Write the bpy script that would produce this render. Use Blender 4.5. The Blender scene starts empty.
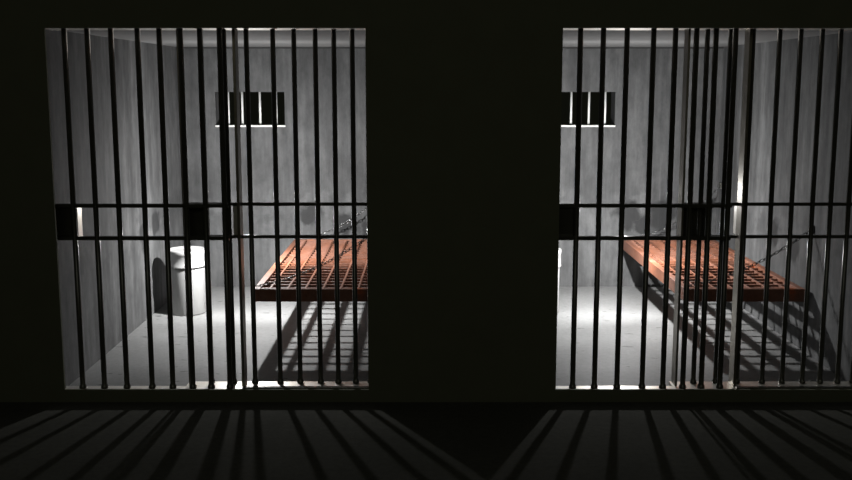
import bpy, bmesh, math, random
from mathutils import Vector, Matrix
random.seed(7)
S = bpy.context.scene
COL = S.collection

# ------------------------------------------------------------------ materials
def new_mat(name):
    m = bpy.data.materials.new(name); m.use_nodes = True
    nt = m.node_tree
    b = nt.nodes['Principled BSDF']
    return m, nt, b

def nd(nt, t, **kw):
    n = nt.nodes.new(t)
    for k, v in kw.items(): setattr(n, k, v)
    return n

def setin(n, **kw):
    for k, v in kw.items(): n.inputs[k].default_value = v

def coords(nt, scale):
    tc = nd(nt, 'ShaderNodeTexCoord'); mp = nd(nt, 'ShaderNodeMapping')
    mp.inputs['Scale'].default_value = scale
    nt.links.new(tc.outputs['Object'], mp.inputs['Vector'])
    return mp.outputs['Vector']

def noise(nt, scale, vec_scale=(1, 1, 1), detail=6, rough=.6):
    n = nd(nt, 'ShaderNodeTexNoise')
    n.inputs['Scale'].default_value = scale
    n.inputs['Detail'].default_value = detail
    n.inputs['Roughness'].default_value = rough
    nt.links.new(coords(nt, vec_scale), n.inputs['Vector'])
    return n.outputs['Fac']

def ramp(nt, fac, stops, interp='LINEAR'):
    r = nd(nt, 'ShaderNodeValToRGB')
    e = r.color_ramp.elements
    while len(e) < len(stops): e.new(.5)
    for i, (p, c) in enumerate(stops):
        e[i].position = p
        e[i].color = (c, c, c, 1) if isinstance(c, (int, float)) else (*c, 1)
    r.color_ramp.interpolation = interp
    nt.links.new(fac, r.inputs['Fac'])
    return r.outputs['Color']

def mix(nt, a, b, fac=1.0, mode='MULTIPLY'):
    m = nd(nt, 'ShaderNodeMix', data_type='RGBA', blend_type=mode)
    if isinstance(fac, (int, float)): m.inputs[0].default_value = fac
    else: nt.links.new(fac, m.inputs[0])
    for s, v in ((6, a), (7, b)):
        if isinstance(v, tuple): m.inputs[s].default_value = (*v, 1)
        else: nt.links.new(v, m.inputs[s])
    return m.outputs[2]

def bump(nt, b, h, strength=.2, dist=.01):
    n = nd(nt, 'ShaderNodeBump'); setin(n, Strength=strength, Distance=dist)
    nt.links.new(h, n.inputs['Height']); nt.links.new(n.outputs['Normal'], b.inputs['Normal'])

STAINS = [(-1.12, 9.86, .73, .13), (-.78, 9.86, .62, .15), (-.55, 9.86, .58, .12), (1.98, 9.86, .73, .16), (2.32, 9.86, .70, .17), (2.12, 9.86, .60, .11),
          (-2.38, 8.45, .70, .12), (-2.38, 8.85, .78, .14), (2.84, 8.20, .80, .14), (2.84, 7.72, .72, .13)]
def wall_concrete():
    m, nt, b = new_mat('streaked_concrete')
    streak = ramp(nt, noise(nt, 1.0, (7, 7, .55), 8, .62), [(.26, (.055, .0555, .056)), (.50, (.098, .099, .0995)), (.74, (.155, .156, .156))])
    big = ramp(nt, noise(nt, 1.1, (1, 1, 1), 4, .5), [(.3, .80), (.7, 1.08)])
    col = mix(nt, streak, big)
    fine = ramp(nt, noise(nt, 11, (1, 1, .5), 8, .72), [(.33, .70), (.67, 1.22)])
    col = mix(nt, col, fine)
    # pale drips
    drip = ramp(nt, noise(nt, 1.0, (16, 16, .9), 5, .55), [(.63, 0.), (.72, 1.)])
    col = mix(nt, col, (.18, .18, .178), mix(nt, drip, (.35, .35, .35)), 'MIX')
    # dark grime blotches in a belt near seat height
    tc = nd(nt, 'ShaderNodeTexCoord'); sx = nd(nt, 'ShaderNodeSeparateXYZ')
    nt.links.new(tc.outputs['Object'], sx.inputs[0])
    mr = nd(nt, 'ShaderNodeMapRange'); setin(mr, **{'From Min': .5, 'From Max': .72}); nt.links.new(sx.outputs['Z'], mr.inputs['Value'])
    mr2 = nd(nt, 'ShaderNodeMapRange'); setin(mr2, **{'From Min': 1.12, 'From Max': .88}); nt.links.new(sx.outputs['Z'], mr2.inputs['Value'])
    mm = nd(nt, 'ShaderNodeMath', operation='MULTIPLY'); nt.links.new(mr.outputs[0], mm.inputs[0]); nt.links.new(mr2.outputs[0], mm.inputs[1])
    bl = ramp(nt, noise(nt, 3.6, (1, 1, 1.3), 6, .6), [(.46, 0.), (.55, 1.)])
    mk = mix(nt, bl, mm.outputs[0])
    col = mix(nt, col, (.030, .0305, .031), mix(nt, mk, (.45, .45, .45)), 'MIX')
    # individual dark stains
    warp = nd(nt, 'ShaderNodeTexNoise'); setin(warp, Scale=7.0, Detail=5.0)
    nt.links.new(tc.outputs['Object'], warp.inputs['Vector'])
    off = nd(nt, 'ShaderNodeVectorMath', operation='MULTIPLY_ADD')
    nt.links.new(warp.outputs['Color'], off.inputs[0]); off.inputs[1].default_value = (.26, .26, .26)
    nt.links.new(tc.outputs['Object'], off.inputs[2])
    last = None
    for x, y, z, r in STAINS:
        d = nd(nt, 'ShaderNodeVectorMath', operation='DISTANCE'); d.inputs[1].default_value = (x + .13, y + .13, z + .13)
        nt.links.new(off.outputs[0], d.inputs[0])
        q = nd(nt, 'ShaderNodeMapRange'); setin(q, **{'From Min': r, 'From Max': r * .65}); nt.links.new(d.outputs['Value'], q.inputs['Value'])
        if last is None: last = q.outputs[0]
        else:
            mx = nd(nt, 'ShaderNodeMath', operation='MAXIMUM'); nt.links.new(last, mx.inputs[0]); nt.links.new(q.outputs[0], mx.inputs[1]); last = mx.outputs[0]
    col = mix(nt, col, (.018, .0183, .0186), mix(nt, last, (.85, .85, .85)), 'MIX')
    nt.links.new(col, b.inputs['Base Color'])
    setin(b, Roughness=.75); b.inputs['Specular IOR Level'].default_value = .3
    bump(nt, b, noise(nt, 9, (1, 1, .4), 8, .65), .25, .012)
    return m

def floor_concrete(name, lo, hi, rough, spec=.4):
    m, nt, b = new_mat(name)
    base = ramp(nt, noise(nt, 1.6, (1, 1, 1), 8, .6), [(.3, lo), (.7, hi)])
    fine = ramp(nt, noise(nt, 26, (1, 1, 1), 6, .7), [(.32, .82), (.68, 1.08)])
    col = mix(nt, base, fine)
    chips = ramp(nt, noise(nt, 7.5, (1, 2.2, 1), 3, .5), [(.315, 1.), (.33, 0.)])
    if hi[0] > .15: col = mix(nt, col, tuple(x * .35 for x in lo), chips, 'MIX')
    nt.links.new(col, b.inputs['Base Color'])
    setin(b, Roughness=rough); b.inputs['Specular IOR Level'].default_value = spec
    bump(nt, b, noise(nt, 14, (1, 1, 1), 8, .65), .2, .01)
    return m

def metal(name, c0, c1, rough, metallic=1.0, scale=9, bmp=.1, spec=.5):
    m, nt, b = new_mat(name)
    col = ramp(nt, noise(nt, scale, (1, 1, 1), 6, .65), [(.32, c0), (.68, c1)])
    nt.links.new(col, b.inputs['Base Color'])
    setin(b, Roughness=rough, Metallic=metallic); b.inputs['Specular IOR Level'].default_value = spec
    if bmp: bump(nt, b, noise(nt, 30, (1, 1, 1), 5, .6), bmp, .003)
    return m

def rust():
    m, nt, b = new_mat('orange_rust')
    a = ramp(nt, noise(nt, 3.2, (1, .7, 1), 7, .65), [(.28, (.12, .045, .024)), (.44, (.20, .072, .036)), (.56, (.22, .100, .066)), (.64, (.22, .084, .046)), (.72, (.44, .10, .026))])
    f = ramp(nt, noise(nt, 34, (1, 1, 1), 5, .7), [(.3, .72), (.7, 1.1)])
    col = mix(nt, a, f)
    nt.links.new(col, b.inputs['Base Color'])
    setin(b, Roughness=.55, Metallic=.0); b.inputs['Specular IOR Level'].default_value = .45
    bump(nt, b, noise(nt, 45, (1, 1, 1), 6, .7), .25, .004)
    return m

def plain(name, c, rough, spec=.5, metallic=0.):
    m, nt, b = new_mat(name)
    v = ramp(nt, noise(nt, 6, (1, 1, 1), 4, .5), [(.3, tuple(x * .93 for x in c)), (.7, c)])
    nt.links.new(v, b.inputs['Base Color'])
    setin(b, Roughness=rough, Metallic=metallic); b.inputs['Specular IOR Level'].default_value = spec
    return m

M = dict(
    wall=wall_concrete(),
    floor=floor_concrete('pale_floor_concrete', (.155, .156, .154), (.215, .216, .213), .6),
    corridor=floor_concrete('dark_corridor_concrete', (.105, .105, .092), (.135, .134, .118), .9, .05),
    ceiling=plain('ceiling_plaster', (.18, .18, .178), .8, .2),
    facade=plain('black_painted_wall', (.155, .160, .112), .8, .2),
    bar=metal('black_painted_steel', (.050, .049, .038), (.066, .064, .050), .25, 0.0, spec=.8),
    sill=metal('worn_sill_steel', (.78, .72, .62), (.96, .93, .88), .34),
    post=metal('worn_post_steel', (.20, .18, .145), (.29, .265, .22), .38),
    rust=rust(),
    bin=plain('white_enamel', (.29, .29, .286), .45, .4),
    white=plain('white_painted_steel', (.86, .86, .83), .4, .4),
    chain=metal('chain_steel', (.10, .10, .10), (.22, .22, .22), .3),
    strip=plain('dark_strip', (.05, .05, .05), .8, .2),
)

# ------------------------------------------------------------------ builders
def add_box(bm, x0, x1, y0, y1, z0, z1, bev=0.0):
    r = bmesh.ops.create_cube(bm, size=1.0)
    vs = r['verts']
    for v in vs:
        v.co = Vector(((x0 + x1) / 2 + v.co.x * (x1 - x0), (y0 + y1) / 2 + v.co.y * (y1 - y0), (z0 + z1) / 2 + v.co.z * (z1 - z0)))
    if bev:
        es = list({e for v in vs for e in v.link_edges})
        bmesh.ops.bevel(bm, geom=es, offset=bev, segments=2, affect='EDGES', profile=.5)
    return bm

def add_lathe(bm, cx, cy, prof, n=24):
    rings = []
    for r, z in prof:
        if r < 1e-6: rings.append([bm.verts.new((cx, cy, z))])
        else: rings.append([bm.verts.new((cx + r * math.cos(2 * math.pi * k / n), cy + r * math.sin(2 * math.pi * k / n), z)) for k in range(n)])
    for a, b in zip(rings, rings[1:]):
        for k in range(n):
            j = (k + 1) % n
            if len(a) == 1 and len(b) == 1: continue
            if len(a) == 1: f = bm.faces.new((a[0], b[j], b[k]))
            elif len(b) == 1: f = bm.faces.new((a[k], a[j], b[0]))
            else: f = bm.faces.new((a[k], a[j], b[j], b[k]))
            f.smooth = True
    return bm

def obj(name, bm, mat, parent=None):
    bmesh.ops.recalc_face_normals(bm, faces=bm.faces[:])
    if parent is not None:
        bmesh.ops.translate(bm, verts=bm.verts[:], vec=-parent_world(parent))
    me = bpy.data.meshes.new(name); bm.to_mesh(me); bm.free()
    me.materials.append(mat)
    o = bpy.data.objects.new(name, me); COL.objects.link(o)
    if parent is not None: o.parent = parent
    return o

def parent_world(p):
    v = Vector(p.location)
    while p.parent: p = p.parent; v += Vector(p.location)
    return v

def box(name, dims, mat, parent=None, bev=0.0):
    return obj(name, add_box(bmesh.new(), *dims, bev), mat, parent)

def thing(name, label, cat, loc, group=None):
    o = bpy.data.objects.new(name, None); COL.objects.link(o)
    o.empty_display_size = .1
    o.location = loc; o['label'] = label; o['category'] = cat
    if group: o['group'] = group
    return o

def struct(o, label=None):
    o['kind'] = 'structure'
    if label: o['label'] = label
    return o

# ------------------------------------------------------------------ dimensions (metres)
XL, W, T = -2.380, 2.037, 3.183          # left wall of the left cell, cell width, cell pitch
XR = XL + T + W                          # right wall of the right cell
XM0, XM1 = XL + W, XL + T                # solid wall between the cells
YF, YB, ZC = 6.19, 9.863, 2.332          # front wall face, back wall, ceiling
YD, YR = 6.380, 6.495                    # plane of the sliding doors, plane of the fixed panels
ZS = .035                                # top of the threshold
ZH = 2.327                               # underside of the header

# ------------------------------------------------------------------ setting
struct(box('floor', (XL - .25, XR + .25, 6.24, YB + .2, -.12, 0), M['floor']), 'pale grey concrete floor inside the cells')
struct(box('floor', (-4.6, 4.6, -3.2, 6.24, -.12, 0), M['corridor']), 'dark concrete corridor floor striped by bar shadows')
struct(box('ceiling', (XL - .25, XR + .25, YF + .02, YB + .2, ZC, ZC + .15), M['ceiling']))
struct(box('wall_left', (XL - .25, XL, YF + .02, YB, 0, ZC), M['wall']))
struct(box('wall_right', (XR, XR + .25, YF + .02, YB, 0, ZC), M['wall']))
struct(box('wall_middle', (XM0, XM1, YF + .02, YB, 0, ZC), M['wall']))

def holed_wall(x0, x1, y0, y1, z0, z1, holes):
    """wall slab in the XZ plane with rectangular openings (x0,x1,z0,z1)"""
    bm = bmesh.new()
    xs = sorted({x0, x1, *[h[0] for h in holes], *[h[1] for h in holes]})
    zs = sorted({z0, z1, *[h[2] for h in holes], *[h[3] for h in holes]})
    vd = {}
    def V(x, y, z):
        k = (round(x, 5), round(y, 5), round(z, 5))
        if k not in vd: vd[k] = bm.verts.new((x, y, z))
        return vd[k]
    def solid(i, j):
        if i < 0 or j < 0 or i >= len(xs) - 1 or j >= len(zs) - 1: return False
        cx, cz = (xs[i] + xs[i + 1]) / 2, (zs[j] + zs[j + 1]) / 2
        return not any(h[0] < cx < h[1] and h[2] < cz < h[3] for h in holes)
    for i in range(len(xs) - 1):
        for j in range(len(zs) - 1):
            if not solid(i, j): continue
            a, b, c, d = xs[i], xs[i + 1], zs[j], zs[j + 1]
            for y in (y0, y1): bm.faces.new((V(a, y, c), V(b, y, c), V(b, y, d), V(a, y, d)))
            if not solid(i - 1, j): bm.faces.new((V(a, y0, c), V(a, y1, c), V(a, y1, d), V(a, y0, d)))
            if not solid(i + 1, j): bm.faces.new((V(b, y0, c), V(b, y1, c), V(b, y1, d), V(b, y0, d)))
            if not solid(i, j - 1): bm.faces.new((V(a, y0, c), V(b, y0, c), V(b, y1, c), V(a, y1, c)))
            if not solid(i, j + 1): bm.faces.new((V(a, y0, d), V(b, y0, d), V(b, y1, d), V(a, y1, d)))
    return bm

WX0, WX1, WZ0, WZ1 = -2.0275, -1.3615, 1.589, 1.907
struct(obj('wall_back', holed_wall(XL - .25, XR + .25, YB, YB + .22, 0, ZC,
       [(WX0, WX1, WZ0, WZ1), (WX0 + T, WX1 + T, WZ0, WZ1)]), M['wall']))
OX0, OX1, OZ0, OZ1 = -2.281, -.362, .081, 2.320
struct(obj('wall_front', holed_wall(-4.6, 4.6, YF, YF + .02, 0, 3.3,
       [(OX0, OX1, OZ0, OZ1), (OX0 + 3.100, OX1 + 3.100, OZ0, OZ1)]), M['facade']), 'black front wall with two tall barred openings')

n_trim = 0
def trim(dims, mat, label, bev=0.0):
    global n_trim
    n_trim += 1
    return struct(box('trim_%d' % n_trim, dims, mat, None, bev), label)

for k, dx in enumerate((0.0, T)):
    side = ('left', 'right')[k]
    a, b = XL + dx, XL + dx + W
    trim((a, b, 6.225, 6.60, ZH, ZC), M['sill'], 'steel header over the bars of the %s cell' % side)
    trim((a, b, 6.28, 6.425, 0, ZS), M['sill'], 'worn steel door track across the %s cell' % side)
    trim((-1.57 + dx, b, 6.425, 6.525, 0, ZS), M['sill'], 'worn steel sill under the fixed bars of the %s cell' % side)
    trim((-1.180 + dx, b, 6.318, 6.350, ZS, .058), M['bar'], 'raised black lip on the threshold before the fixed bars of the %s cell' % side, .003)
    trim((a, b, YB - .012, YB, ZC - .016, ZC), M['strip'], 'dark strip along the top of the back wall in the %s cell' % side)  # thin box in an even dark colour, just below the ceiling
    # window: ledge and bars in the opening of the back wall
    w = bpy.data.objects.new('window_%d' % (k + 1), None); COL.objects.link(w)
    w.location = ((WX0 + WX1) / 2 + dx, YB, WZ0)
    struct(w, 'small barred window high in the back wall of the %s cell' % side)
    box('window_ledge', (WX0 + dx - .005, WX1 + dx + .005, YB - .018, YB + .10, WZ0 - .016, WZ0 + .001), M['white'], w, .003)
    for xb in (-1.912, -1.778, -1.606, -1.449):
        obj('window_bar', add_lathe(bmesh.new(), xb + dx, YB + .05, [(0, WZ0), (.011, WZ0), (.011, WZ1), (0, WZ1)], 14), M['white'], w)

# ------------------------------------------------------------------ doors and fixed panels
def bar_profile(r, z0, z1):
    return [(0, z0), (r * 1.38, z0), (r * 1.38, z0 + .012), (r * 1.25, z0 + .018), (r * 1.04, z0 + .026), (r, z0 + .034), (r, z1), (0, z1)]

def sliding_door(dx, label):
    t = thing('sliding_cell_door', label, 'cell door', (-1.81 + dx, YD, ZS), 'sliding barred cell doors')
    r = .0172
    for x in (-2.364, -2.230, -2.089, -1.943, -1.779, -1.645, -1.515, -1.395, -1.274):
        obj('bar', add_lathe(bmesh.new(), x + dx, YD, bar_profile(r, ZS, ZH), 16), M['bar'], t)
    for z0, z1 in ((1.2166, 1.2408), (1.0086, 1.0340)):
        box('crossbar', (-2.378 + dx, -1.25 + dx, YD - .016, YD + .014, z0, z1), M['bar'], t, .003)
    return t

def wall_lock(dx, label):
    t = thing('wall_lock', label, 'lock', (XL + dx, YD + .07, 1.012), 'lock boxes on the cell walls')
    box('lock_housing', (XL + dx, -2.217 + dx, YD + .030, YD + .112, 1.012, 1.2166), M['sill'], t, .003)
    box('cover_plate', (XL + dx, -2.217 + dx, YD + .020, YD + .030, 1.010, 1.2186), M['bar'], t, .002)
    return t
wall_lock(0, 'black steel lock box at the far left edge of the left opening')
wall_lock(T, 'black steel lock box beside the right edge of the wide dark pillar')

def fixed_panel(dx, label, box_edge, strike, p0, p1):
    t = thing('fixed_bar_panel', label, 'cell bars', (-.95 + dx, YR, ZS), 'fixed barred cell panels')
    r = .0158
    for x in (-1.416, -1.270, -1.129, -.9625, -.8305, -.696, -.5795, -.464, -.366):
        obj('bar', add_lathe(bmesh.new(), x + dx, YR, bar_profile(r, ZS, ZH), 16), M['bar'], t)
    for x0, x1 in ((p0, p0 + .014), (p1, p1 + .018)):
        box('post', (x0 + dx, x1 + dx, YD + .033, YR + .022, ZS, ZH), M['post'], t, .002)
    for z0, z1 in ((1.2141, 1.2350), (1.0030, 1.0235)):
        box('crossbar', (p0 + dx, -.345 + dx, YR - .013, YR + .013, z0, z1), M['bar'], t, .003)
    box('lock_box', (p0 + .014 + dx, box_edge + dx, YR + .014, YR + .10, 1.010, 1.2141), M['bar'], t, .003)
    box('strike_plate', (strike[0] + dx, strike[1] + dx, YR + .005, YR + .085, 1.0235, 1.2141), M['sill'], t, .003)
    return t

sliding_door(0, 'black sliding barred door in the opening left of the wide dark pillar, before the bin')
sliding_door(T, 'black sliding barred door just right of the wide dark pillar')
fixed_panel(0, 'fixed black bars in front of the half-hidden bed, touching the pillar\'s left edge', -1.416, (-1.245, -1.202), -1.549, -1.203)
fixed_panel(T, 'fixed black bars before the full-width bed, running to the right edge of view', -1.335, (-1.173, -1.118), -1.556, -1.176)

# ------------------------------------------------------------------ bins
def bin_(x, y, label):
    t = thing('lidded_bin', label, 'bin', (x, y, 0), 'white lidded bins')
    R = .158
    obj('body', add_lathe(bmesh.new(), x, y, [(0, 0), (R - .012, 0), (R - .006, .012), (R - .006, .39), (R - .004, .43), (0, .43)], 48), M['bin'], t)
    obj('lid', add_lathe(bmesh.new(), x, y, [(R - .004, .416), (R + .006, .418), (R + .008, .428), (R + .003, .438), (R + .002, .525), (R + .007, .530), (R + .007, .560),
        (R + .003, .567), (R - .008, .569), (R - .014, .561), (R - .04, .554), (0, .550)], 48), M['bin'], t)
    return t
bin_(-2.085, 8.72, 'white cylindrical bin with a lid standing by the left wall in full view')
bin_(1.012, 8.72, 'white bin peeking out as a thin bright edge from behind the dark pillar')

# ------------------------------------------------------------------ beds
def bed(dx, label):
    x0, x1, y0, y1, zt = -1.276 + dx, -.388 + dx, 7.340, 9.76, .4935
    rw, rh = .050, .095
    zb = zt - rh
    t = thing('steel_bed', label, 'bed', ((x0 + x1) / 2, (y0 + y1) / 2, zb), 'rusty steel beds')
    box('side_rail', (x0, x0 + rw, y0, y1, zb, zt), M['rust'], t, .003)
    box('side_rail', (x1 - rw, x1, y0, y1, zb, zt), M['rust'], t, .003)
    box('end_rail', (x0 + rw, x1 - rw, y0, y0 + .03, zb, zt), M['rust'], t, .003)
    box('end_rail', (x0 + rw, x1 - rw, y1 - .03, y1, zb, zt), M['rust'], t, .003)
    n = 6
    for k in range(n):
        x = x0 + .115 + k * .1316
        box('long_slat', (x - .008, x + .008, y0 + .03, y1 - .03, zt - .062, zt - .010), M['rust'], t, .002)
    m = 21
    for k in range(m - 1):
        y = y0 + (k + 1) * (y1 - y0) / m
        box('cross_slat', (x0 + rw, x1 - rw, y - .008, y + .008, zt - .029, zt - .013), M['rust'], t)
    for y in (y0 + .35, (y0 + y1) / 2, y1 - .35):
        box('wall_hinge', (x1, XM0 + dx, y - .04, y + .04, zt - .07, zt - .05), M['bar'], t)
    return t
bed(0, 'rust-orange slatted steel bed half hidden by the left edge of the pillar')
bed(T, 'rust-orange slatted steel bed seen in full width along the right-hand wall')

# ------------------------------------------------------------------ chains
def link_bm():
    bm = bmesh.new()
    L, w, r, n, m = .0185, .0095, .0029, 16, 6
    rings = []
    for i in range(n):
        a = 2 * math.pi * i / n
        c = Vector((math.cos(a) * w + 0, math.sin(a) * w, 0))
        c.x += math.copysign(L - w, c.x) if abs(c.x) > 1e-6 else 0
        d = Vector((math.cos(a), math.sin(a), 0))
        rings.append([bm.verts.new(c + d * (r * math.cos(2 * math.pi * j / m)) + Vector((0, 0, r * math.sin(2 * math.pi * j / m)))) for j in range(m)])
    for i in range(n):
        p, q = rings[i], rings[(i + 1) % n]
        for j in range(m):
            f = bm.faces.new((p[j], q[j], q[(j + 1) % m], p[(j + 1) % m])); f.smooth = True
    return bm

link_me = None
def chain(dx, y, za, a, b, label):
    """sagging chain from the bed's outer rail up to the wall; height za + a t + b t^2"""
    global link_me
    xa, xb = -1.255 + dx, XM0 - .006 + dx
    P = lambda s: Vector((xa + (xb - xa) * s, y, za + a * s + b * s * s))
    t = thing('chain', label, 'chain', P(0), 'chains holding the beds')
    pts = [P(i / 400) for i in range(401)]
    step, k, cum = .030, 0, 0.0
    prev = pts[0]; nxt = .012
    for p in pts[1:]:
        seg = (p - prev).length
        cum += seg
        if cum >= nxt:
            tan = (p - prev).normalized()
            if link_me is None:
                o = obj('link', link_bm(), M['chain'], None); link_me = o
            else:
                o = link_me.copy(); COL.objects.link(o)
            o.parent = t
            q = tan.to_track_quat('X', 'Z')
            rot = q.to_matrix() @ Matrix.Rotation(math.radians(45 if k % 2 else -45), 3, 'X')
            o.matrix_local = Matrix.Translation(p - P(0)) @ rot.to_4x4()
            k += 1; nxt += step
        prev = p
    e = P(1)
    box('wall_anchor', (e.x - .012, XM0 + dx, y - .03, y + .03, e.z - .03, e.z + .03), M['bar'], t, .003)
    return t
for dx, where in ((0, 'of the half-hidden bed'), (T, 'of the full-width bed')):
    chain(dx, 7.375, .508, .154, .272, 'dark chain rising to the wall from the near end ' + where)
    chain(dx, 9.72, .508, .03, .48, 'dark chain rising to the wall from the far end ' + where)

# ------------------------------------------------------------------ light
def profiled_lamp(name, loc, strength, radius):  # direction weighting is added to the emission; there is no lampshade
    """bare point light, weighted by direction to shine mostly towards the back of the cell (an IES-like profile)"""
    l = bpy.data.lights.new(name, 'POINT'); l.energy = 1.0; l.shadow_soft_size = radius
    l.use_nodes = True
    nt = l.node_tree
    em = nt.nodes['Emission']
    tc = nd(nt, 'ShaderNodeTexCoord'); sx = nd(nt, 'ShaderNodeSeparateXYZ')
    nt.links.new(tc.outputs['Normal'], sx.inputs[0])
    mr = nd(nt, 'ShaderNodeMapRange'); setin(mr, **{'From Min': -1.0, 'From Max': 1.0})
    nt.links.new(sx.outputs['Y'], mr.inputs['Value'])
    pr = ramp(nt, mr.outputs[0], PROFILE, 'CARDINAL')
    fo = nd(nt, 'ShaderNodeLightFalloff'); fo.inputs['Strength'].default_value = strength
    mu = nd(nt, 'ShaderNodeMath', operation='MULTIPLY')
    mz = nd(nt, 'ShaderNodeMapRange'); setin(mz, **{'From Min': -1.0, 'From Max': 1.0})
    nt.links.new(sx.outputs['Z'], mz.inputs['Value'])
    dn = ramp(nt, mz.outputs[0], DOWN)
    mv = nd(nt, 'ShaderNodeMath', operation='MULTIPLY')
    nt.links.new(fo.outputs['Quadratic'], mu.inputs[0]); nt.links.new(pr, mu.inputs[1])
    nt.links.new(mu.outputs[0], mv.inputs[0]); nt.links.new(dn, mv.inputs[1])
    nt.links.new(mv.outputs[0], em.inputs['Strength'])
    o = bpy.data.objects.new(name, l); COL.objects.link(o); o.location = loc
    return o
PROFILE = [(0.0, .082), (.075, .135), (.13, .20), (.30, .27), (.5, .33), (.64, .61), (.80, .66), (1.0, 1.0)]   # against the lamp's Y direction
DOWN = [(0.0, 1.0), (.25, .64), (.5, .31), (1.0, .28)]      # against its Z direction
profiled_lamp('cell_lamp', (-1.45, 8.25, 1.12), 566, .02)
profiled_lamp('cell_lamp', (1.62, 8.25, 1.12), 566, .02)

l = bpy.data.lights.new('corridor_fill', 'AREA'); l.energy = 24; l.shape = 'RECTANGLE'; l.size = 6; l.size_y = 1.6; l.color = (1, 1, .8)  # unseen fill added behind the camera to lift the blacks of wall and bars
o = bpy.data.objects.new('corridor_fill', l); COL.objects.link(o)
o.location = (0, -3.0, 4.2); o.rotation_euler = (math.radians(72), 0, 0)

wd = bpy.data.worlds.new('night'); S.world = wd; wd.use_nodes = True
bg = wd.node_tree.nodes['Background']
bg.inputs['Color'].default_value = (.0042, .0045, .0030, 1); bg.inputs['Strength'].default_value = .9

# ------------------------------------------------------------------ camera
cd = bpy.data.cameras.new('camera'); cd.lens = 42.917; cd.sensor_width = 36; cd.clip_end = 60
cam = bpy.data.objects.new('camera', cd); COL.objects.link(cam)
cam.location = (0, 0, 2.0); cam.rotation_euler = (math.radians(90 - 8.832), 0, 0)
S.camera = cam

S.view_settings.view_transform = 'Standard'
S.view_settings.look = 'None'
S.view_settings.gamma = 1.0
S.view_settings.exposure = 0.0
S.view_settings.use_curve_mapping = False
S.cycles.max_bounces = 6
S.cycles.diffuse_bounces = 1
